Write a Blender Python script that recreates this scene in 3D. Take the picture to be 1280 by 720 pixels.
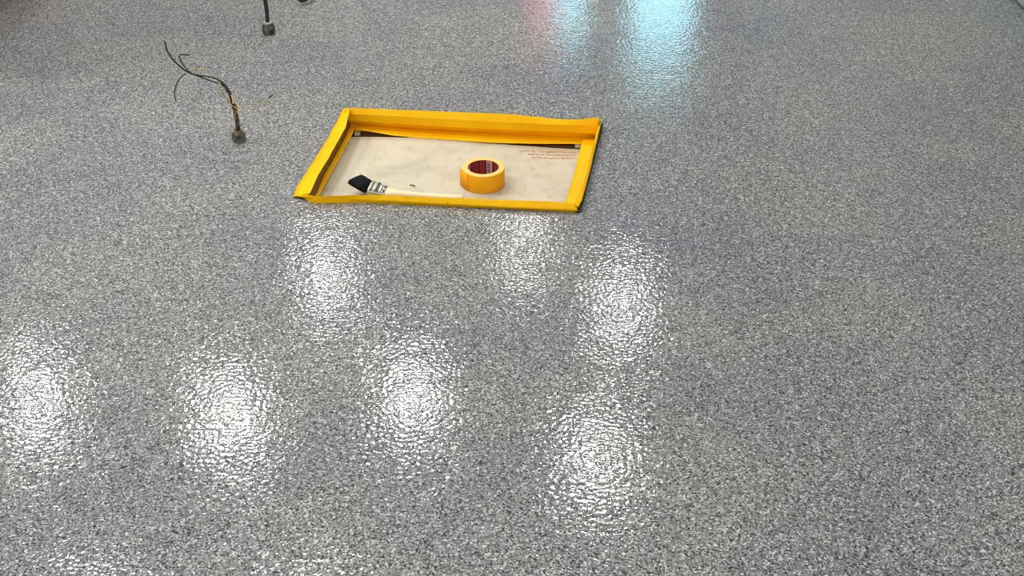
import bpy, bmesh, math, random
from mathutils import Vector, Matrix, noise

random.seed(7)
C = bpy.context.scene.collection
for o in list(bpy.data.objects):
    bpy.data.objects.remove(o, do_unlink=True)

# ------------------------------------------------------------------ camera, world, lamps, exposure
CAM_H, PITCH, FPX = 1.44, math.radians(32.7), 1550.0
cam_data = bpy.data.cameras.new('camera')
cam_data.sensor_width = 36.0
cam_data.lens = 36.0 * FPX / 1280.0
cam_data.clip_start = 0.02
cam = bpy.data.objects.new('camera', cam_data)
C.objects.link(cam)
cam.location = (0, 0, CAM_H)
cam.rotation_euler = (math.pi / 2 - PITCH, 0, 0)
bpy.context.scene.camera = cam

world = bpy.data.worlds.new('daylight')
bpy.context.scene.world = world
world.use_nodes = True
bg = world.node_tree.nodes['Background']
bg.inputs['Color'].default_value = (0.36, 0.80, 0.96, 1)
bg.inputs['Strength'].default_value = 4.8

CEIL = 2.7
CP, SP = math.cos(PITCH), math.sin(PITCH)


def ray(u, v):
    a, b = (u - 640) / FPX, -(v - 360) / FPX
    return Vector((a, CP + SP * b, -SP + CP * b))


def g(u, v, z=0.0):
    """Survey of the photograph: the world point at height z seen at photo position u, v."""
    d = ray(u, v)
    t = (z - CAM_H) / d.z
    return Vector((d.x * t, d.y * t, z))


def gy(u, v, y):
    """The same for a point standing at distance y."""
    d = ray(u, v)
    t = y / d.y
    return Vector((d.x * t, y, CAM_H + d.z * t))


def area_lamp(name, loc, size, power, color=(1.0, 0.98, 0.935)):
    l = bpy.data.lights.new(name, 'AREA')
    l.shape = 'DISK'
    l.size = size
    l.energy = power
    l.color = color
    o = bpy.data.objects.new(name, l)
    C.objects.link(o)
    o.location = loc
    return o


# round ceiling lamps, each surveyed from its glossy reflection in the floor (mirror law)
LAMPS = [(45, 500, 0.7), (290, 520, 1.15), (514, 498, 0.8), (745, 575, 0.55), (410, 344, 0.45),
         (655, 298, 0.28), (777, 384, 0.5), (120, 790, 0.5), (395, 790, 0.5)]
for (u, v, k) in LAMPS:
    d = ray(u, v)
    t = -(CAM_H + CEIL - 0.03) / d.z
    area_lamp('ceiling_or_fill_lamp', (d.x * t, d.y * t, CEIL - 0.03), 0.28, 19.0 * k)
# the same kind of lamps go on over and behind the place the picture was taken from
for (x, y, k) in [(-2.6, 0.6, 7), (-0.7, 0.4, 6), (0.9, 0.8, 13), (-2.6, -1.6, 40), (-0.7, -1.8, 40), (0.9, -1.6, 40), (-3.6, 3.4, 30)]:
    area_lamp('ceiling_or_fill_lamp', (x, y, CEIL - 0.03), 0.36, k)
area_lamp('ceiling_or_fill_lamp', (-1.6, 2.6, CEIL - 0.03), 0.36, 15.0)  # fill lamp added to brighten the upper left floor, its reflection out of view
area_lamp('ceiling_or_fill_lamp', (-3.0, 3.0, CEIL - 0.03), 0.36, 34.0)  # second unseen fill lamp, added to lift the upper left

vs = bpy.context.scene.view_settings
vs.view_transform = 'Standard'
vs.look = 'None'
vs.gamma = 1.0
vs.use_curve_mapping = False
vs.exposure = 0.18
bpy.context.scene.cycles.use_denoising = True
bpy.context.scene.cycles.filter_width = 1.1


# ------------------------------------------------------------------ material helpers
def mat(name, base=(0.8, 0.8, 0.8), rough=0.5, metal=0.0, coat=0.0):
    m = bpy.data.materials.new(name)
    m.use_nodes = True
    p = m.node_tree.nodes['Principled BSDF']
    p.inputs['Base Color'].default_value = (*base, 1)
    p.inputs['Roughness'].default_value = rough
    p.inputs['Metallic'].default_value = metal
    p.inputs['Coat Weight'].default_value = coat
    return m


class NT:
    def __init__(s, m):
        s.t = m.node_tree
        s.p = s.t.nodes['Principled BSDF']
        s.co = s.t.nodes.new('ShaderNodeTexCoord').outputs['Object']

    def link(s, a, b):
        s.t.links.new(a, b)

    def n(s, kind, **kw):
        x = s.t.nodes.new('ShaderNode' + kind)
        for k, v in kw.items():
            if k in x.inputs:
                x.inputs[k].default_value = v
            else:
                setattr(x, k, v)
        return x

    def noise(s, scale, detail=2.0, rough=0.5, vec=None, distort=0.0):
        x = s.n('TexNoise', Scale=scale, Detail=detail, Roughness=rough, Distortion=distort)
        s.link(vec or s.co, x.inputs['Vector'])
        return x.outputs['Fac']

    def scaled(s, sc):
        x = s.n('Mapping')
        x.inputs['Scale'].default_value = sc
        s.link(s.co, x.inputs['Vector'])
        return x.outputs['Vector']

    def ramp(s, fac, stops, interp='LINEAR'):
        r = s.n('ValToRGB')
        cr = r.color_ramp
        cr.interpolation = interp
        while len(cr.elements) > 1:
            cr.elements.remove(cr.elements[-1])
        cr.elements[0].position = stops[0][0]
        cr.elements[0].color = (*stops[0][1], 1)
        for pos, c in stops[1:]:
            e = cr.elements.new(pos)
            e.color = (*c, 1)
        s.link(fac, r.inputs['Fac'])
        return r.outputs['Color']

    def mix(s, fac, a, b, mode='MIX'):
        x = s.n('Mix', data_type='RGBA', blend_type=mode)
        for k, val in ((0, fac), (6, a), (7, b)):
            if hasattr(val, 'is_output'):
                s.link(val, x.inputs[k])
            elif k == 0:
                x.inputs[0].default_value = val
            else:
                x.inputs[k].default_value = (*val, 1)
        return x.outputs[2]

    def math(s, op, a, b=0.0):
        x = s.n('Math', operation=op)
        for k, val in ((0, a), (1, b)):
            if hasattr(val, 'is_output'):
                s.link(val, x.inputs[k])
            else:
                x.inputs[k].default_value = val
        return x.outputs[0]

    def bump(s, h, dist, strength=1.0):
        b = s.n('Bump', Strength=strength, Distance=dist)
        s.link(h, b.inputs['Height'])
        return b.outputs['Normal']


def floor_material():
    m = mat('flake_epoxy', rough=0.55)
    N = NT(m)
    def flakes(scale, stops):
        v = N.n('TexVoronoi', Scale=scale, Randomness=1.0)
        v.feature = 'F1'
        N.link(N.co, v.inputs['Vector'])
        sep = N.n('SeparateColor')
        N.link(v.outputs['Color'], sep.inputs['Color'])
        return N.ramp(sep.outputs[0], stops, 'CONSTANT'), sep.outputs[1]
    W, LG, MG, DG, BL, WG = (0.62, 0.625, 0.60), (0.33, 0.337, 0.322), (0.15, 0.154, 0.152), (0.028, 0.029, 0.033), (0.070, 0.072, 0.102), (0.23, 0.234, 0.217)
    big, bsel = flakes(300, [(0, W), (.13, LG), (.34, MG), (.56, BL), (.68, DG), (.80, WG)])
    fine, _ = flakes(560, [(0, W), (.15, LG), (.36, MG), (.58, DG), (.70, BL), (.82, WG)])
    sel = N.math('GREATER_THAN', bsel, 0.45)
    col = N.mix(sel, big, fine)
    # blue-violet flakes gathered in broad drifts
    drift = N.ramp(N.noise(2.3, 3.0, 0.55), [(0.42, (0, 0, 0)), (0.66, (1, 1, 1))])
    col = N.mix(drift, col, N.mix(1.0, col, (0.83, 0.835, 0.94), 'MULTIPLY'))
    N.link(col, N.p.inputs['Base Color'])
    N.p.inputs['Specular IOR Level'].default_value = 0.25
    N.p.inputs['Coat Weight'].default_value = 1.0
    N.p.inputs['Coat Roughness'].default_value = 0.04
    N.p.inputs['Coat IOR'].default_value = 1.5
    h1 = N.noise(115, 0.6, 0.5)
    h2 = N.noise(330, 1.0, 0.5)
    hb = N.noise(14, 2.0, 0.5)
    h = N.math('ADD', N.math('MULTIPLY', h1, 1.0), N.math('MULTIPLY', h2, 0.06))
    h = N.math('ADD', h, N.math('MULTIPLY', hb, 1.3))
    N.link(N.bump(h, 0.00056), N.p.inputs['Coat Normal'])
    N.link(N.bump(N.noise(420, 1.0), 0.0004, 0.7), N.p.inputs['Normal'])
    return m


def tape_material(name, base, dark):
    m = mat(name, base, 0.5)
    N = NT(m)
    N.p.inputs['Specular IOR Level'].default_value = 0.12
    f = N.noise(9, 3.0, 0.55)
    col = N.ramp(f, [(0.35, dark), (0.62, base)])
    specks = N.ramp(N.noise(160, 1.0), [(0.74, (0, 0, 0)), (0.79, (1, 1, 1))])
    col = N.mix(N.math('MULTIPLY', specks, 0.6), col, (0.30, 0.13, 0.01))
    N.link(col, N.p.inputs['Base Color'])
    N.link(N.bump(N.noise(260, 2.0), 0.0006, 0.5), N.p.inputs['Normal'])
    return m


M = {}
M['floor'] = floor_material()
M['tape'] = tape_material('yellow_tape', (0.97, 0.555, 0.003), (0.95, 0.49, 0.001))
M['roll'] = tape_material('yellow_roll_tape', (0.83, 0.40, 0.010), (0.80, 0.36, 0.006))
M['roll_edge'] = mat('tape_roll_edge', (0.93, 0.62, 0.17), 0.6)
M['core_red'] = mat('red_card_core', (0.30, 0.022, 0.026), 0.6)
M['core_pale'] = mat('pale_core_print', (0.60, 0.34, 0.36), 0.6)
M['core_ink'] = mat('mauve_ink', (0.17, 0.035, 0.07), 0.6)
M['core_dark'] = mat('dark_red_print', (0.10, 0.006, 0.008), 0.6)
M['red_ink'] = mat('faded_red_ink', (0.62, 0.22, 0.13), 0.8)
M['steel_brown'] = mat('rusty_steel', (0.34, 0.17, 0.07), 0.7)
M['side_brown'] = mat('dark_brown_side', (0.20, 0.085, 0.008), 0.7)  # one even dark brown for the side under the left flap
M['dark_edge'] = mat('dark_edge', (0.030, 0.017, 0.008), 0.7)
M['zinc'] = mat('zinc_block', (0.50, 0.47, 0.43), 0.45, 0.4)
M['black_cable'] = mat('black_cable_sheath', (0.018, 0.017, 0.016), 0.5)
M['wire_black'] = mat('black_wire', (0.022, 0.020, 0.018), 0.45)
M['wire_yellow'] = mat('yellow_green_wire', (0.40, 0.35, 0.09), 0.5)
M['bristle'] = mat('black_bristle', (0.006, 0.006, 0.009), 0.8)
M['bristle'].node_tree.nodes['Principled BSDF'].inputs['Specular IOR Level'].default_value = 0.15
M['ferrule'] = mat('tin_ferrule', (0.62, 0.60, 0.52), 0.28, 0.9)
M['ferrule_dark'] = mat('dark_ferrule_print', (0.03, 0.035, 0.025), 0.4)
M['handle'] = mat('pale_wood_handle', (0.86, 0.76, 0.50), 0.5)
M['splinter'] = mat('dark_splinter', (0.07, 0.055, 0.03), 0.8)
M['scuff'] = mat('pale_scuff', (0.75, 0.75, 0.72), 0.6)
M['wall'] = mat('grey_wall_paint', (0.45, 0.45, 0.43), 0.7)
M['teal'] = mat('pale_teal_panel', (0.27, 0.36, 0.36), 0.45)
M['brown'] = mat('brown_panel', (0.10, 0.055, 0.035), 0.6)
M['ceiling'] = mat('ceiling_paint', (0.50, 0.50, 0.48), 0.8)
M['white'] = mat('white_window_frame', (0.7, 0.7, 0.7), 0.4)
M['sign_red'] = mat('red_sign', (0.75, 0.12, 0.12), 0.5)    # a backlit shop sign
M['sign_red'].node_tree.nodes['Principled BSDF'].inputs['Emission Color'].default_value = (1.0, 0.38, 0.40, 1)
M['sign_red'].node_tree.nodes['Principled BSDF'].inputs['Emission Strength'].default_value = 1.7

mg = mat('window_glass', (1, 1, 1), 0.0)
nt = mg.node_tree
tr = nt.nodes.new('ShaderNodeBsdfTransparent')
gl = nt.nodes.new('ShaderNodeBsdfGlossy')
gl.inputs['Roughness'].default_value = 0.02
fr = nt.nodes.new('ShaderNodeFresnel')
mx = nt.nodes.new('ShaderNodeMixShader')
nt.links.new(fr.outputs[0], mx.inputs[0])
nt.links.new(tr.outputs[0], mx.inputs[1])
nt.links.new(gl.outputs[0], mx.inputs[2])
nt.links.new(mx.outputs[0], nt.nodes['Material Output'].inputs['Surface'])
M['glass'] = mg

m = mat('pale_board_face', (0.8, 0.7, 0.5), 0.65)
N = NT(m)
c = N.ramp(N.noise(14, 4.0, 0.6), [(0.30, (0.52, 0.47, 0.345)), (0.50, (0.625, 0.565, 0.425)), (0.70, (0.66, 0.605, 0.47))])
blot = N.ramp(N.noise(48, 3.0, 0.6, N.scaled((1.0, 0.45, 1.0))), [(0.58, (0, 0, 0)), (0.74, (1, 1, 1))])
c = N.mix(N.math('MULTIPLY', blot, 0.5), c, (0.40, 0.33, 0.21))
N.link(c, N.p.inputs['Base Color'])
M['board'] = m
M['board_edge'] = mat('board_edge', (0.42, 0.27, 0.13), 0.8)

m = mat('old_galvanised', (0.3, 0.3, 0.29), 0.45, 0.55)
N = NT(m)
c = N.ramp(N.noise(60, 3.0), [(0.38, (0.07, 0.052, 0.038)), (0.52, (0.16, 0.155, 0.145)), (0.7, (0.24, 0.23, 0.215))])
N.link(c, N.p.inputs['Base Color'])
M['galv'] = m
m = mat('dirty_cable', (0.02, 0.02, 0.02), 0.5)
N = NT(m)
c = N.ramp(N.noise(70, 2.0), [(0.50, (0.022, 0.02, 0.018)), (0.60, (0.20, 0.10, 0.045))])
N.link(c, N.p.inputs['Base Color'])
M['dirty_cable'] = m


# ------------------------------------------------------------------ object helpers
def obj(name, bm, material, parent=None, smooth=False, bevel=0.0):
    me = bpy.data.meshes.new(name)
    bmesh.ops.recalc_face_normals(bm, faces=bm.faces[:])
    if smooth:
        for f in bm.faces:
            f.smooth = True
    bm.to_mesh(me)
    bm.free()
    for mm in (material if isinstance(material, (list, tuple)) else [material]):
        me.materials.append(mm)
    o = bpy.data.objects.new(name, me)
    C.objects.link(o)
    if parent:
        o.parent = parent
        o.matrix_parent_inverse = Matrix.Translation(parent.location).inverted() if parent.type == 'EMPTY' else Matrix()
    if bevel:
        b = o.modifiers.new('bevel', 'BEVEL')
        b.width = bevel
        b.segments = 2
        b.limit_method = 'ANGLE'
    return o


def tag(o, label=None, cat=None, group=None, kind=None):
    for k, v in (('label', label), ('category', cat), ('group', group), ('kind', kind)):
        if v:
            o[k] = v
    return o


def thing(name, loc, label, cat, group=None):
    o = bpy.data.objects.new(name, None)
    o.empty_display_size = 0.05
    C.objects.link(o)
    o.location = loc
    return tag(o, label, cat, group)


def add_box(bm, lo, hi):
    vs_ = [bm.verts.new((x, y, z)) for x in (lo[0], hi[0]) for y in (lo[1], hi[1]) for z in (lo[2], hi[2])]
    for q in ((0, 1, 3, 2), (4, 6, 7, 5), (0, 4, 5, 1), (2, 3, 7, 6), (0, 2, 6, 4), (1, 5, 7, 3)):
        bm.faces.new([vs_[i] for i in q])
    return bm


def box(lo, hi):
    return add_box(bmesh.new(), lo, hi)


def catmull(pts, n=8):
    out = []
    P = [pts[0]] + list(pts) + [pts[-1]]
    for i in range(1, len(P) - 2):
        p0, p1, p2, p3 = P[i - 1], P[i], P[i + 1], P[i + 2]
        for k in range(n):
            t = k / n
            out.append(0.5 * ((2 * p1) + (p2 - p0) * t + (2 * p0 - 5 * p1 + 4 * p2 - p3) * t * t + (3 * p1 - p0 - 3 * p2 + p3) * t ** 3))
    out.append(P[-2].copy())
    return out


def add_tube(bm, pts, rad, seg=10):
    rings = []
    n = len(pts)
    prev = None
    for i, p in enumerate(pts):
        d = (pts[min(i + 1, n - 1)] - pts[max(i - 1, 0)]).normalized()
        if prev is None:
            a = d.orthogonal().normalized()
        else:
            a = (prev - d * prev.dot(d)).normalized()
        prev = a
        b = d.cross(a)
        r = rad(i / (n - 1)) if callable(rad) else rad
        rings.append([bm.verts.new(p + (a * math.cos(2 * math.pi * k / seg) + b * math.sin(2 * math.pi * k / seg)) * r) for k in range(seg)])
    for i in range(n - 1):
        for k in range(seg):
            bm.faces.new((rings[i][k], rings[i][(k + 1) % seg], rings[i + 1][(k + 1) % seg], rings[i + 1][k]))
    bm.faces.new(rings[0][::-1])
    bm.faces.new(rings[-1])
    return bm


def lathe(bm, prof, c, seg=40, closed=False):
    rings = []
    for (r, z) in prof:
        rings.append([bm.verts.new((c[0] + r * math.cos(2 * math.pi * k / seg), c[1] + r * math.sin(2 * math.pi * k / seg), c[2] + z)) for k in range(seg)])
    m_ = len(rings)
    for i in range(m_ if closed else m_ - 1):
        A, B = rings[i], rings[(i + 1) % m_]
        for k in range(seg):
            bm.faces.new((A[k], A[(k + 1) % seg], B[(k + 1) % seg], B[k]))
    if not closed:
        bm.faces.new(rings[0][::-1])
        bm.faces.new(rings[-1])
    return bm


def resample(pts, n):
    L = [0.0]
    for a, b in zip(pts, pts[1:]):
        L.append(L[-1] + (b - a).length)
    out = []
    for k in range(n):
        s = L[-1] * k / (n - 1)
        i = 0
        while i < len(L) - 2 and L[i + 1] < s:
            i += 1
        t = (s - L[i]) / max(1e-9, L[i + 1] - L[i])
        out.append(pts[i].lerp(pts[i + 1], min(1, t)))
    return out


def sheet(name, rails, material, parent, thick=0.0007, wrinkle=0.0008, n=60, seed=0.0, sub=3):
    """Loft a thin sheet of tape over rails (lists of points)."""
    R = [resample(r, n) for r in rails]
    rows = []
    for i in range(len(R) - 1):
        for j in range(sub):
            t = j / sub
            rows.append([a.lerp(b, t) for a, b in zip(R[i], R[i + 1])])
    rows.append(R[-1])
    bm = bmesh.new()
    V = []
    for ri, row in enumerate(rows):
        V.append([])
        for k, p in enumerate(row):
            q = Vector((p.x * 28, p.y * 28, ri * 0.9 + seed))
            d = noise.noise_vector(q) * wrinkle
            V[-1].append(bm.verts.new(p + d))
    for i in range(len(V) - 1):
        for k in range(n - 1):
            bm.faces.new((V[i][k], V[i][k + 1], V[i + 1][k + 1], V[i + 1][k]))
    for i in range(1, len(R) - 1):           # the tape is creased along its rails
        row = V[i * sub]
        for k in range(n - 1):
            bm.edges.get((row[k], row[k + 1])).smooth = False
    o = obj(name, bm, material, parent, smooth=True)
    s = o.modifiers.new('thickness', 'SOLIDIFY')
    s.thickness = thick
    s.offset = 0
    return o


# ------------------------------------------------------------------ survey of the taped opening
ZR, ZL, ZB = 0.020, -0.020, -0.038            # rim of the tape, ledge, top of the board
pl = lambda pts, z: [g(u, v, z) for u, v in pts]
# corners of the rim (R) and of the outer edge (O)
R_BL, R_BR, R_FR, R_FL = g(439, 141.5, ZR), g(748, 157, ZR), g(719, 254, ZR), g(387, 242, ZR)
O_BL, O_BR, O_FR, O_FL = g(429, 135.5, 0.022), g(752.5, 148.5, 0.022), g(722.5, 264.5, 0.004), g(366, 246, 0.003)
flat = lambda p, z: Vector((p.x, p.y, z))


def inward(p, k):
    c_ = (R_BL + R_BR + R_FR + R_FL) / 4
    return p + (c_ - p).normalized() * k


# ------------------------------------------------------------------ setting
X0, X1, Y0, Y1 = -5.0, 1.710, -3.0, 9.2
hole = [flat(a.lerp(b, k), 0) + Vector((dx, e, 0)) for a, b, k, dx, e in ((O_BL, R_BL, 0.0, 0, 0.012), (O_BR, R_BR, 0.35, 0.004, 0.022), (O_FR, R_FR, 0.15, 0.001, 0), (O_FL, R_FL, 0.15, 0, 0))]
bm = bmesh.new()
po = [Vector(p) for p in ((X0, Y1, 0), (X1, Y1, 0), (X1, Y0, 0), (X0, Y0, 0))]
dz = Vector((0, 0, -0.062))
mids = {2: [g(640, 261.8, 0), g(520, 256.6, 0), g(415, 252.2, 0), g(391, 250.8, 0)]}       # the front edge is not quite straight
edge = []
for i in range(4):
    edge.append([hole[i]] + mids.get(i, []))
flat_edge = [p for e in edge for p in e]
first = [0, 1, 2, 3 + len(mids[2])]
ot, ob_ = [[bm.verts.new(p + d) for p in po] for d in (dz * 0, dz)]
it, ib = [[bm.verts.new(p + d) for p in flat_edge] for d in (dz * 0, dz)]
nE = len(flat_edge)
for i in range(4):
    k = (i + 1) % 4
    run = list(range(first[i], (first[k] if k else nE) + 1))
    bm.faces.new([ot[i], ot[k]] + [it[q % nE] for q in reversed(run)])
    bm.faces.new([ob_[k], ob_[i]] + [ib[q % nE] for q in run])
    bm.faces.new((ot[i], ob_[i], ob_[k], ot[k]))
for q in range(nE):
    bm.faces.new((it[q], it[(q + 1) % nE], ib[(q + 1) % nE], ib[q]))
floor = tag(obj('floor', bm, M['floor']), kind='structure')
# thin pale scuff in the coating
pts = [g(u, v, 0.0006) for u, v in ((788, 487), (797, 486), (805, 484.3), (814, 482.4))]
obj('scuff_mark', add_tube(bmesh.new(), catmull(pts, 4), lambda t: 0.0011 * math.sin(math.pi * (0.12 + 0.8 * t)), 6), M['scuff'], floor)

tag(obj('ceiling', box((X0, Y0, CEIL), (X1, Y1, CEIL + 0.1)), M['ceiling']), kind='structure')
tag(obj('wall_right', box((X1, Y0, 0), (X1 + 0.1, Y1, CEIL)), M['wall']), kind='structure')
tag(obj('baseboard_right', box((X1 - 0.022, Y0, 0.006), (X1, Y1, 0.16)), M['teal'], bevel=0.004), kind='structure')
tag(obj('wall_left', box((X0 - 0.1, Y0, 0), (X0, Y1, CEIL)), M['wall']), kind='structure')
tag(obj('wall_rear', box((X0, Y0 - 0.1, 0), (X1, Y0, CEIL)), M['wall']), kind='structure')
# unseen low brown block past the top left corner, its stub added to shade it
tag(obj('corner_shade_block', add_box(box((-2.5, 3.3, 0), (-1.735, 4.14, 1.2)), (-2.5, 4.14, 0), (-1.54, 5.2, 1.2)), M['brown']), kind='structure')
# back wall with two tall shop windows
WIN = [(0.10, 0.60, 0.25, 2.12), (0.88, 1.44, 0.25, 2.40)]
bm = bmesh.new()
xs = [X0, WIN[0][0], WIN[0][1], WIN[1][0], WIN[1][1], X1]
for i in range(5):
    if i in (1, 3):
        w = WIN[(i - 1) // 2]
        add_box(bm, (xs[i], Y1, 0), (xs[i + 1], Y1 + 0.12, w[2]))
        add_box(bm, (xs[i], Y1, w[3]), (xs[i + 1], Y1 + 0.12, CEIL))
    else:
        add_box(bm, (xs[i], Y1, 0), (xs[i + 1], Y1 + 0.12, CEIL))
tag(obj('wall_back', bm, M['wall']), kind='structure')
for k, (a, b, z0, z1) in enumerate(WIN):
    t = 0.035
    bm = bmesh.new()
    for lo, hi in (((a, z0), (a + t, z1)), ((b - t, z0), (b, z1)), ((a + t, z0), (b - t, z0 + t)), ((a + t, z1 - t), (b - t, z1))):
        add_box(bm, (lo[0], Y1 + 0.02, lo[1]), (hi[0], Y1 + 0.08, hi[1]))
    w = tag(obj('window_%d' % (k + 1), bm, M['white']), kind='structure')
    obj('pane', box((a + t, Y1 + 0.045, z0 + t), (b - t, Y1 + 0.053, z1 - t)), M['glass'], w)
# unseen backlit red sign outside the first window, placed for its pink reflection
tag(obj('backlit_sign_1', box((0.0, Y1 + 0.35, 0.2), (0.36, Y1 + 0.40, 2.3)), M['sign_red']), kind='structure')

# ------------------------------------------------------------------ taped frame round the floor opening
cen = (R_BL + R_BR + R_FR + R_FL) / 4
frame = thing('floor_opening_frame', (cen.x, cen.y, 0), 'rectangular frame of the floor opening covered all round in yellow masking tape', 'floor frame')

# left strip
O = [O_BL.copy()] + pl([(426.5, 142)], 0.018) + pl([(410, 172), (391, 203), (372.5, 231)], 0.010) + [O_FL.copy()]
Rr = [R_BL + Vector((-0.002, 0.0, 0.013))] + pl([(431.5, 160), (412.5, 194), (397.5, 219)], ZR) + [R_FL.copy()]
Wl = pl([(437.5, 157), (431, 172), (419, 194), (405, 218), (396, 240), (384, 262)], ZL)
Ll = pl([(444, 160.5), (438.5, 172), (427, 194), (413.5, 218), (400, 243), (390, 262)], ZL - 0.002)
Ru = [p + Vector((-0.013, 0.002, -0.007)) for p in Rr]     # the flap overhangs the wall
sheet('tape_strip', [O, Rr, Ru], M['tape'], frame, seed=3.1, wrinkle=0.0009)
tag(sheet('pit_side', [Ru, Wl], M['side_brown'], frame, seed=4.1, wrinkle=0.0004), 'dark brown side of the opening under the left tape flap')
sheet('tape_strip', [Wl, Ll], M['tape'], frame, seed=5.1, wrinkle=0.0005)
# back strip: the plan of its outer edge is straight, its height waves
top_px = [(433, 135), (455, 135.6), (480, 136.8), (520, 138.2), (560, 139.8), (600, 141.2), (640, 143), (665, 145.6), (690, 148.4), (710, 149.6), (728, 149.2), (742, 147.2), (751, 148)]
A_, B_ = flat(R_BL, 0) + Vector((-0.02, 0.006, 0)), flat(R_BR, 0) + Vector((0.01, 0.006, 0))
O = []
for (u, v) in top_px:
    d = ray(u, v)
    den = d.x * (B_.y - A_.y) - d.y * (B_.x - A_.x)
    t = (A_.x * (B_.y - A_.y) - A_.y * (B_.x - A_.x)) / den
    O.append(Vector((d.x * t, d.y * t, CAM_H + d.z * t)))
Rr = [R_BL + Vector((-0.030, 0, 0))] + pl([(480, 144.5), (560, 149), (640, 153), (700, 156)], ZR) + [R_BR.copy()]
Rm = pl([(422, 149.5), (560, 158.3), (640, 162.3), (748, 166.5)], -0.003)
Wl = pl([(421, 152.5), (485, 159), (560, 164), (640, 168.5), (746, 173)], -0.029)
Ll = pl([(434.5, 161.6), (460, 164), (490, 169.2), (520, 172.5), (560, 175), (600, 177.5), (640, 179.2), (690, 179.9), (734, 180)], -0.029)
Of = [flat(p, 0.0015) + Vector((0, 0.040, 0)) for p in O]      # the far side of the fold, stuck to the floor
sheet('tape_strip', [Of, O, Rr, Rm, Wl, Ll], M['tape'], frame, n=90, seed=8.4)
# right strip
O = [O_BR.copy()] + pl([(745.5, 180), (737.5, 214), (727.5, 251)], 0.016) + [O_FR + Vector((0, 0, 0.010))]
Rr = [R_BR.copy()] + pl([(744, 172), (739.5, 189), (731, 224), (724, 243)], ZR) + [R_FR.copy()]
Wl = [flat(p, ZL) + Vector((-0.002, 0, 0)) for p in Rr]
Ll = pl([(728.2, 174), (726.5, 180.4), (718, 217), (707.5, 252), (702, 272)], ZL - 0.002)
sheet('tape_strip', [O, Rr, Wl, Ll], M['tape'], frame, seed=13.7)
# front strip
O = [O_FL + Vector((0.001, 0.002, 0.001))] + pl([(385, 248.6), (400, 249.6), (440, 250.2), (480, 251.7), (560, 255.8), (640, 260)], 0.007) + [flat(O_FR, 0.006)]
Rr = [R_FL + Vector((-0.014, 0.004, -0.006))] + pl([(392, 244.6), (400, 245.2), (425, 244.8), (450, 244), (480, 244), (520, 246), (560, 247.6), (640, 250.4), (690, 252.4)], ZR) + [R_FR + Vector((0.001, -0.002, 0))]
Wl = [flat(p, ZL) + Vector((0, 0.003, 0)) for p in Rr]
Ll = [flat(p, ZL - 0.002) + Vector((0, 0.020, 0)) for p in Rr]
sheet('tape_strip', [O, Rr, Wl, Ll], M['tape'], frame, n=90, seed=21.2, wrinkle=0.0010)

# steel sides of the pit, its base and the dark outer edge under the right tape
def slab(a, b, z0, z1, t):
    """Upright plate along a-b, t thick towards the left of the direction."""
    nrm = Vector((-(b.y - a.y), b.x - a.x, 0)).normalized() * t
    bm = bmesh.new()
    q = [a, b, b + nrm, a + nrm]
    lo_ = [bm.verts.new((p.x, p.y, z0)) for p in q]
    hi_ = [bm.verts.new((p.x, p.y, z1)) for p in q]
    bm.faces.new(lo_[::-1])
    bm.faces.new(hi_)
    for i in range(4):
        bm.faces.new((lo_[i], lo_[(i + 1) % 4], hi_[(i + 1) % 4], hi_[i]))
    return bm


H = hole
ins = [p.copy() for p in H]
for i in range(4):
    # plates stand just outside the tape that is stuck over them
    obj('pit_side', slab(H[i], H[(i + 1) % 4], -0.052, -0.031, -0.004), M['steel_brown'], frame)
bm = bmesh.new()
b0 = [bm.verts.new(flat(p, -0.0615)) for p in H]
b1 = [bm.verts.new(flat(p, -0.0522)) for p in H]
bm.faces.new(b0)
bm.faces.new(b1[::-1])
for i in range(4):
    bm.faces.new((b0[i], b0[(i + 1) % 4], b1[(i + 1) % 4], b1[i]))
obj('pit_base', bm, M['steel_brown'], frame)
e0, e1 = flat(O_BR, 0) + Vector((-0.002, -0.012, 0)), flat(O_FR, 0) + Vector((-0.002, 0.003, 0))
e0p = g(746.8, 180, 0.0); e1p = g(728.6, 251, 0.0)
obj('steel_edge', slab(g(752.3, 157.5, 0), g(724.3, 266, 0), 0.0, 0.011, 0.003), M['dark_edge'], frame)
for (u, v) in ((446.5, 168.3), (722.5, 183.6)):
    p = g(u, v, -0.034)
    bm = box((p.x - 0.008, p.y - 0.002, -0.038), (p.x + 0.008, p.y + 0.022, -0.0305))
    obj('bracket', bm, M['zinc'], frame, bevel=0.001)

# ------------------------------------------------------------------ board lying in the opening
rl, rr = g(430, 171.0, ZB), g(733, 187.2, ZB)
fl_, fr_ = inward(flat(R_FL, ZB), 0.012) + Vector((-0.014, 0, 0)), inward(flat(R_FR, ZB), 0.012)
board = thing('plywood_board', ((rl.x + fr_.x) / 2, (rl.y + fr_.y) / 2, ZB - 0.0138), 'pale cream board with faded red print lying inside the yellow taped opening', 'board')


def board_z(s, t):
    """s across, t from front (0) to rear (1): the middle of the rear edge bows up."""
    return ZB + 0.008 * math.sin(math.pi * min(1, s * 1.12) ** 0.75) ** 1.5 * max(0, (t - 0.55) / 0.45) ** 2 if 0 < s < 0.89 else ZB


def board_pt(s, t):
    p = fl_.lerp(fr_, s).lerp(rl.lerp(rr, s), t)
    return Vector((p.x, p.y, board_z(s, t)))


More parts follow.
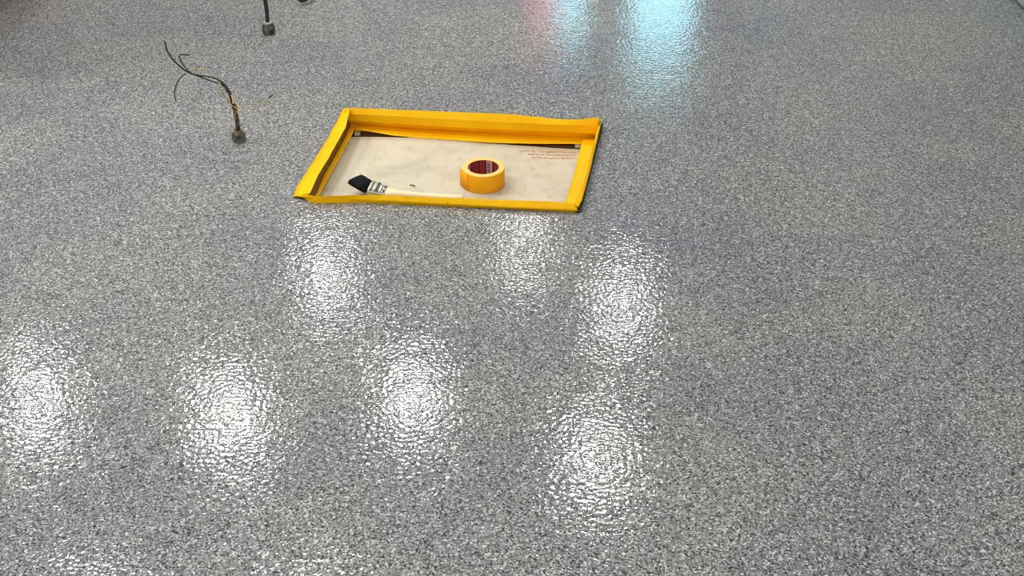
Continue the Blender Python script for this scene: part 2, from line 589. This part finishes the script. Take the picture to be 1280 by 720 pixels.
bm = bmesh.new()
NX, NY = 40, 20
TV = [[bm.verts.new(board_pt(i / NX, j / NY)) for i in range(NX + 1)] for j in range(NY + 1)]
BV = [[bm.verts.new(board_pt(i / NX, j / NY) + Vector((0, 0, -0.0138))) for i in range(NX + 1)] for j in range(NY + 1)]
for j in range(NY):
    for i in range(NX):
        bm.faces.new((TV[j][i], TV[j][i + 1], TV[j + 1][i + 1], TV[j + 1][i]))
        bm.faces.new((BV[j][i], BV[j + 1][i], BV[j + 1][i + 1], BV[j][i + 1]))
for i in range(NX):
    for row in (0, NY):
        f = bm.faces.new((TV[row][i], TV[row][i + 1], BV[row][i + 1], BV[row][i]))
        f.material_index = 1
for j in range(NY):
    for colm in (0, NX):
        f = bm.faces.new((TV[j][colm], TV[j + 1][colm], BV[j + 1][colm], BV[j][colm]))
        f.material_index = 1
obj('panel', bm, [M['board'], M['board_edge']], board)
# faded red print, three lines, upside down to the viewer
def text_mesh(body, size, sx, name, material, parent, mtx, depth=0.0002, align='LEFT'):
    cu = bpy.data.curves.new(name, 'FONT')
    cu.body = body
    cu.size = size
    cu.align_x = align
    cu.extrude = depth
    cu.space_character = 1.05
    ob = bpy.data.objects.new(name, cu)
    C.objects.link(ob)
    dg = bpy.context.evaluated_depsgraph_get()
    me = bpy.data.meshes.new_from_object(ob.evaluated_get(dg))
    bpy.data.objects.remove(ob)
    w = max(v.co.x for v in me.vertices) - min(v.co.x for v in me.vertices)
    k = sx / w if sx else 1.0
    me.transform(mtx @ Matrix.Diagonal((k, 1, 1, 1)))
    me.materials.clear()
    me.materials.append(material)
    o = bpy.data.objects.new(name, me)
    C.objects.link(o)
    if parent:
        o.parent = parent
        o.matrix_parent_inverse = Matrix.Translation(parent.location).inverted()
    return o


def board_lift(p):
    s_, t_ = 0.5, 0.5
    for _ in range(8):
        q = fl_.lerp(fr_, s_).lerp(rl.lerp(rr, s_), t_)
        du = (fr_ - fl_).lerp(rr - rl, t_)
        dv = rl.lerp(rr, s_) - fl_.lerp(fr_, s_)
        e = p - q
        det = du.x * dv.y - du.y * dv.x
        s_ += (e.x * dv.y - e.y * dv.x) / det
        t_ += (du.x * e.y - du.y * e.x) / det
    return board_z(s_, t_) - ZB


lines = [('IN PANEL PARTITIONS LTD.', (719.5, 197.0), (664, 196.0)), ('NO PROTECTION OF FLOOR', (719, 193.3), (660, 191.6)), ('MANUFACTURERS NO. TEL 22-4411', (721, 190.0), (647, 187.2))]
for body, (u0, v0), (u1, v1) in lines:
    zt = ZB + 0.0007
    a, b = g(u0, v0, zt), g(u1, v1, zt)
    a, b = [g(u, v, zt + board_lift(p)) for u, v, p in ((u0, v0, a), (u1, v1, b))]
    a.z = b.z = zt
    ex = (b - a).normalized()
    ey = Vector((-ex.y, ex.x, 0))
    mtx = Matrix(((ex.x, ey.x, 0, a.x), (ex.y, ey.y, 0, a.y), (0, 0, 1, zt), (0, 0, 0, 1)))
    pr = text_mesh(body, 0.0125, (b - a).length, 'printed_line', M['red_ink'], board, mtx)
    for vtx in pr.data.vertices:
        vtx.co.z += board_lift(vtx.co)
    tag(pr, 'line of small faded red capitals, upside down')

# ------------------------------------------------------------------ tape roll
rc = g(604.5, 230.2, ZB)
ROUT, RIN, RH = 0.0535, 0.0378, 0.0480
rc.z = ZB + 0.0008
roll = thing('tape_roll', rc, 'roll of yellow masking tape with red core standing on the cream board', 'tape roll')
obj('tape_winding', lathe(bmesh.new(), [(ROUT - 0.0008, 0), (ROUT, 0.0008), (ROUT, RH - 0.0008), (ROUT - 0.0008, RH), (RIN + 0.0015, RH), (RIN + 0.0015, 0)], rc, 72, True), M['roll'], roll, smooth=False)
wind = roll.children[0]
wind.data.materials.append(M['roll_edge'])
for f in wind.data.polygons:
    if abs(f.normal.z) > 0.5:
        f.material_index = 1
    else:
        f.use_smooth = True
obj('core', lathe(bmesh.new(), [(RIN + 0.0014, 0.0002), (RIN + 0.0014, RH - 0.0006), (RIN, RH - 0.0006), (RIN, 0.0002)], rc, 72, True), M['core_red'], roll)
# printed panels on the inside of the core


def core_patch(name, a0, a1, material, r=RIN - 0.0002, z0=0.001, z1=RH - 0.0016):
    bm = bmesh.new()
    n = 10
    cols = []
    for k in range(n + 1):
        a = math.radians(a0 + (a1 - a0) * k / n)
        cols.append([bm.verts.new((rc.x + q * math.cos(a), rc.y + q * math.sin(a), rc.z + z)) for q, z in ((r, z0), (r, z1), (r + 0.0002, z1), (r + 0.0002, z0))])
    for k in range(n):
        for i in range(4):
            bm.faces.new((cols[k][i], cols[k + 1][i], cols[k + 1][(i + 1) % 4], cols[k][(i + 1) % 4]))
    bm.faces.new(cols[0])
    bm.faces.new(cols[-1][::-1])
    return obj(name, bm, material, roll)


pale = core_patch('printed_panel', 55, 80, M['core_pale'])
core_patch('printed_panel', 151, 168, M['core_pale'])
for a0, a1 in ((80.5, 86), (45, 54), (106, 110), (143, 150)):
    core_patch('printed_stripe', a0, a1, M['core_dark'])
# lettering on the pale panel reads up the core
am = math.radians(67.5)
nrm = Vector((-math.cos(am), -math.sin(am), 0))
up = Vector((0, 0, 1))
pos = Vector((rc.x, rc.y, rc.z)) - nrm * (RIN - 0.0014) + up * 0.008
ey = nrm.cross(up) * -1
ex = up
pos = pos - ey * 0.0045
ez = ex.cross(ey)
mtx = Matrix(((ex.x, ey.x, ez.x, pos.x), (ex.y, ey.y, ez.y, pos.y), (ex.z, ey.z, ez.z, pos.z), (0, 0, 0, 1)))
text_mesh('tesa', 0.014, 0.034, 'lettering', M['core_ink'], roll, mtx)
# loose end of the tape standing off the roll on the left
bm = bmesh.new()
a_st = math.radians(225)
pts = []
for k in range(9):
    a = a_st - math.radians(45) * k / 8
    r = ROUT + 0.0003 + 0.0055 * (k / 8) ** 1.6
    pts.append((rc.x + r * math.cos(a), rc.y + r * math.sin(a)))
for k in range(8):
    (xa, ya), (xb, yb) = pts[k], pts[k + 1]
    q = [bm.verts.new((x, y, rc.z + z)) for x, y, z in ((xa, ya, 0.0002), (xb, yb, 0.0002), (xb, yb, RH - 0.0002), (xa, ya, RH - 0.0002))]
    bm.faces.new(q)
bmesh.ops.remove_doubles(bm, verts=bm.verts[:], dist=1e-5)
le = obj('loose_end', bm, M['roll'], roll, smooth=True)
s = le.modifiers.new('thickness', 'SOLIDIFY')
s.thickness = 0.0006

# ------------------------------------------------------------------ paintbrush
B0, F0, F1, H1 = g(441.8, 222.6, ZB + 0.033), g(462.0, 235.0, ZB + 0.021), g(482.5, 239.6, ZB + 0.014), g(580, 246.5, ZB + 0.008)
brush = thing('paintbrush', (F1.x, F1.y, ZB), 'small paintbrush with black bristles and tin ferrule lying on the cream board', 'paintbrush')
wd = Vector((0.30, 1.0, 0.0)).normalized()


def section(bm, c_, ax, w, t, seg=16, pw=3.0):
    ax = ax.normalized()
    u_ = (wd - ax * wd.dot(ax)).normalized()
    v_ = ax.cross(u_)
    out = []
    for k in range(seg):
        a = 2 * math.pi * k / seg
        ca, sa = math.cos(a), math.sin(a)
        x = math.copysign(abs(ca) ** (2 / pw), ca) * w
        y = math.copysign(abs(sa) ** (2 / pw), sa) * t
        out.append(bm.verts.new(c_ + u_ * x + v_ * y))
    return out


def skin(bm, rings):
    for A, B in zip(rings, rings[1:]):
        n = len(A)
        for k in range(n):
            bm.faces.new((A[k], A[(k + 1) % n], B[(k + 1) % n], B[k]))
    bm.faces.new(rings[0][::-1])
    bm.faces.new(rings[-1])


# bristles: a block of tufts with a ragged end
bm = bmesh.new()
axb = B0 - F0
rings = [section(bm, F0 - axb * 0.02, axb, 0.0245, 0.0085), section(bm, F0 + axb * 0.35, axb, 0.0265, 0.0085), section(bm, F0 + axb * 0.75, axb, 0.0265, 0.0070), section(bm, F0 + axb * 0.93, axb, 0.0250, 0.0045)]
skin(bm, rings)
un = axb.normalized()
u_ = (wd - un * wd.dot(un)).normalized()
v_ = un.cross(u_)
for k in range(70):
    a = random.uniform(-1, 1)
    b_ = random.uniform(-1, 1)
    base = F0 + axb * 0.55 + u_ * a * 0.0235 + v_ * b_ * 0.0062
    tip = F0 + axb * random.uniform(0.92, 1.0) + u_ * (a * 0.0245 + random.uniform(-.0012, .0012)) + v_ * b_ * 0.005
    add_tube(bm, [base, tip], lambda t: 0.0013 - 0.0008 * t, 5)
obj('bristles', bm, M['bristle'], brush, smooth=True)
# ferrule with pressed bands
bm = bmesh.new()
axf = F1 - F0
prof = [(-0.03, .0255, .0092), (0.0, .0262, .0098), (0.08, .0262, .0098), (0.11, .0250, .0090), (0.22, .0250, .0090), (0.25, .0258, .0096), (0.32, .0258, .0096), (0.35, .0248, .0088), (0.75, .0238, .0082), (1.0, .0215, .0080)]
skin(bm, [section(bm, F0 + axf * t, axf, w, th, 20) for t, w, th in prof])
obj('ferrule', bm, M['ferrule'], brush, smooth=False, bevel=0.0004)
fer = brush.children[-1]
bm = bmesh.new()
un = axf.normalized()
u_ = (wd - un * wd.dot(un)).normalized()
v_ = un.cross(u_)
if v_.z < 0:
    v_ = -v_
for (t0, t1, w0, w1) in ((0.40, 0.58, -.019, .021), (0.13, 0.2, -.021, .022), (0.72, 0.78, -.016, .012), (0.84, 0.96, 0.002, .014), (0.84, 0.96, -.014, -.006)):
    q = [bm.verts.new(F0 + axf * t + u_ * w + v_ * (0.0101 - 0.0014 * t)) for t, w in ((t0, w0), (t1, w0), (t1, w1), (t0, w1))]
    e_ = bmesh.ops.extrude_face_region(bm, geom=[bm.faces.new(q)])
    for x in e_['geom']:
        if isinstance(x, bmesh.types.BMVert):
            x.co -= v_ * 0.0016
obj('printed_mark', bm, M['ferrule_dark'], fer)
# wooden handle
bm = bmesh.new()
axh = H1 - F1
rings = []
for t, w, th in ((-0.03, .0195, .0068), (0.03, .0190, .0068), (0.09, .0130, .0066), (0.2, .0085, .0062), (0.45, .0070, .0058), (0.7, .0080, .0056), (0.88, .0080, .0050), (0.97, .0055, .0042), (1.0, .003, .003)):
    sag = -0.003 * math.sin(math.pi * max(0, t))
    rings.append(section(bm, F1 + axh * t + Vector((0, 0, sag)), axh, w, th, 16, 2.3))
skin(bm, rings)
obj('handle', bm, M['handle'], brush, smooth=True)

# a dark splinter lying on the board
pts = [g(u, v, ZB + 0.0018) for u, v in ((512.3, 231.2), (514.8, 231.2), (517, 232.1), (519.3, 232.3))]
tag(obj('splinter', add_tube(bmesh.new(), catmull(pts, 4), lambda t: 0.0013, 6), M['splinter']), 'tiny dark curled splinter lying on the cream board', 'splinter')


# ------------------------------------------------------------------ conduit stubs in the floor
def fitting(parent, c_, r, h, collar_mat):
    bm = bmesh.new()
    prof = [(r * 0.97, 0.0), (r, 0.002), (r, h * 0.80), (r * 0.93, h * 0.86), (r * 0.93, h * 0.96), (r * 0.88, h), (r * 0.55, h), (r * 0.55, h * 0.85)]
    lathe(bm, prof, c_, 28)
    o = obj('socket', bm, M['galv'], parent, smooth=False, bevel=0.0006)
    bm = bmesh.new()
    for k in range(8):                       # grip ribs round the socket
        a = 2 * math.pi * k / 8 + 0.2
        p = Vector((c_[0] + r * math.cos(a), c_[1] + r * math.sin(a), 0))
        add_tube(bm, [p + Vector((0, 0, 0.003)), p + Vector((0, 0, h * 0.76))], 0.0014, 6)
    obj('grip_rib', bm, M['galv'], o)
    obj('collar', lathe(bmesh.new(), [(r * 0.72, h * 0.9), (r * 0.74, h * 1.06), (r * 0.66, h * 1.16), (r * 0.52, h * 1.18), (r * 0.52, h * 0.9)], c_, 28, True), collar_mat, parent, smooth=True)


b1 = g(298.2, 178.5, 0.0)
b1.y += 0.012
b1 = Vector((b1.x, b1.y, 0))
c1 = thing('conduit_stub', b1, 'conduit stub in the floor with loose black and yellow wires fanning out', 'conduit stub', 'conduit stubs rising from the floor')
fitting(c1, b1, 0.0165, 0.027, mat('rusty_collar', (0.20, 0.12, 0.065), 0.6, 0.3))
P = lambda pts: [gy(u, v, b1.y + dy) for u, v, dy in pts]
cable = P([(298, 171, 0), (297.6, 163, 0), (296.6, 152, 0), (294.5, 142, 0), (292, 131, -.004), (288, 119, -.004), (281.5, 109, -.002), (276, 103.5, 0)])
obj('cable', add_tube(bmesh.new(), catmull(cable, 6), lambda t: 0.0056 if t < 0.62 else 0.0056 - 0.0024 * (t - 0.62) / 0.38, 12), M['dirty_cable'], c1, smooth=True)
wires = [
    ('black', 0.0021, [(292, 128, -.006), (287, 115, -.008), (280, 105, -.008), (272, 99.2, -.006), (262, 96, -.004), (250, 94.5, -.01), (238, 91.6, -.02), (226, 84, -.03), (216, 74, -.035), (209, 63, -.03), (206.2, 51.5, -.02)]),
    ('black', 0.0018, [(272, 104.2, .004), (262, 100.5, .004), (250, 96, .002), (240, 92, -.008), (232.5, 85.5, .0), (227.5, 78, .01), (224.2, 71, .015), (227.5, 68.3, .02), (237, 68.8, .025)]),
    ('yellow', 0.0016, [(291, 124, .006), (283, 112, .008), (275, 103, .010), (268, 95.5, .012), (258, 88.5, .015), (248, 86.0, .015), (239, 87.5, .01), (231.5, 92, -.002)]),
    ('black', 0.0016, [(232, 91.8, -.002), (225.5, 97.5, -.012), (220.5, 106, -.022), (218.2, 115, -.03), (218.8, 121.5, -.035), (220.5, 126.5, -.038)]),
    ('yellow', 0.0013, [(276, 103.5, -.004), (274, 107.5, -.010), (276.5, 114, -.014), (283, 122.5, -.014), (288, 129.5, -.012), (293, 133.8, -.014), (300, 136.6, -.018), (308, 136.8, -.022), (317, 134.3, -.026), (327, 129, -.03), (335.5, 122.8, -.03), (340.8, 118.8, -.03)]),
]
for kind, r, pts in wires:
    obj('wire', add_tube(bmesh.new(), catmull(P(pts), 6), r, 8), M['wire_black' if kind == 'black' else 'wire_yellow'], c1, smooth=True)
# torn yellow sheath and bare copper where the cable has been stripped
cp = mat('bare_copper', (0.45, 0.20, 0.08), 0.45, 0.5)
obj('copper_strand', add_tube(bmesh.new(), catmull(P([(294.5, 130, -.010), (296, 138, -.010), (293.5, 145, -.009), (294, 150, -.007)]), 6), 0.0022, 8), cp, c1, smooth=True)
obj('sheath_scrap', add_tube(bmesh.new(), catmull(P([(289.2, 118.5, -.010), (291.5, 124, -.012), (292.2, 129, -.012)]), 5), lambda t: 0.0020 + 0.0018 * t, 8), mat('cream_sheath', (0.72, 0.55, 0.22), 0.5), c1, smooth=True)
obj('wire_end', add_tube(bmesh.new(), P([(336, 122.4, -.03), (341.6, 118.0, -.03)]), 0.0017, 8), M['wire_black'], c1)

b2 = g(335.5, 43.5, 0.0)
b2 = Vector((b2.x, b2.y + 0.012, 0))
c2 = thing('conduit_stub', b2, 'conduit stub in the floor at the top edge with one upright black cable', 'conduit stub', 'conduit stubs rising from the floor')
fitting(c2, b2, 0.0185, 0.034, mat('pale_collar', (0.45, 0.45, 0.43), 0.5))
P2 = lambda pts: [gy(u, v, b2.y + dy) for u, v, dy in pts]
obj('cable', add_tube(bmesh.new(), catmull(P2([(335, 36, 0), (334.3, 27, 0), (333.6, 15, 0), (332, 4, 0), (329.8, -8, 0), (325, -24, .01), (316, -38, .02), (303, -44, .03)]), 6), 0.0062, 12), M['black_cable'], c2, smooth=True)

# a third stub just beyond the view; its drooping cable dips into the top edge
b3 = g(404, -44, 0.0)
c3 = thing('conduit_stub', b3, 'dark cable dipping towards the floor at the very top edge', 'conduit stub', 'conduit stubs rising from the floor')
fitting(c3, b3, 0.0185, 0.034, M['galv'])
low = g(380, 1, 0.014)
cpts = [b3 + Vector(q) for q in ((0, 0, 0.025), (0, 0, 0.07), (-0.006, -0.012, 0.115), (-0.018, -0.05, 0.125), (-0.03, -0.10, 0.085))]
cpts += [low + Vector(q) for q in ((0.016, 0.045, 0.018), (0.004, 0.012, 0.001), (-0.010, -0.001, 0.002), (-0.024, 0.004, 0.016), (-0.036, 0.02, 0.045))]
obj('cable', add_tube(bmesh.new(), catmull(cpts, 6), 0.0066, 12), M['black_cable'], c3, smooth=True)
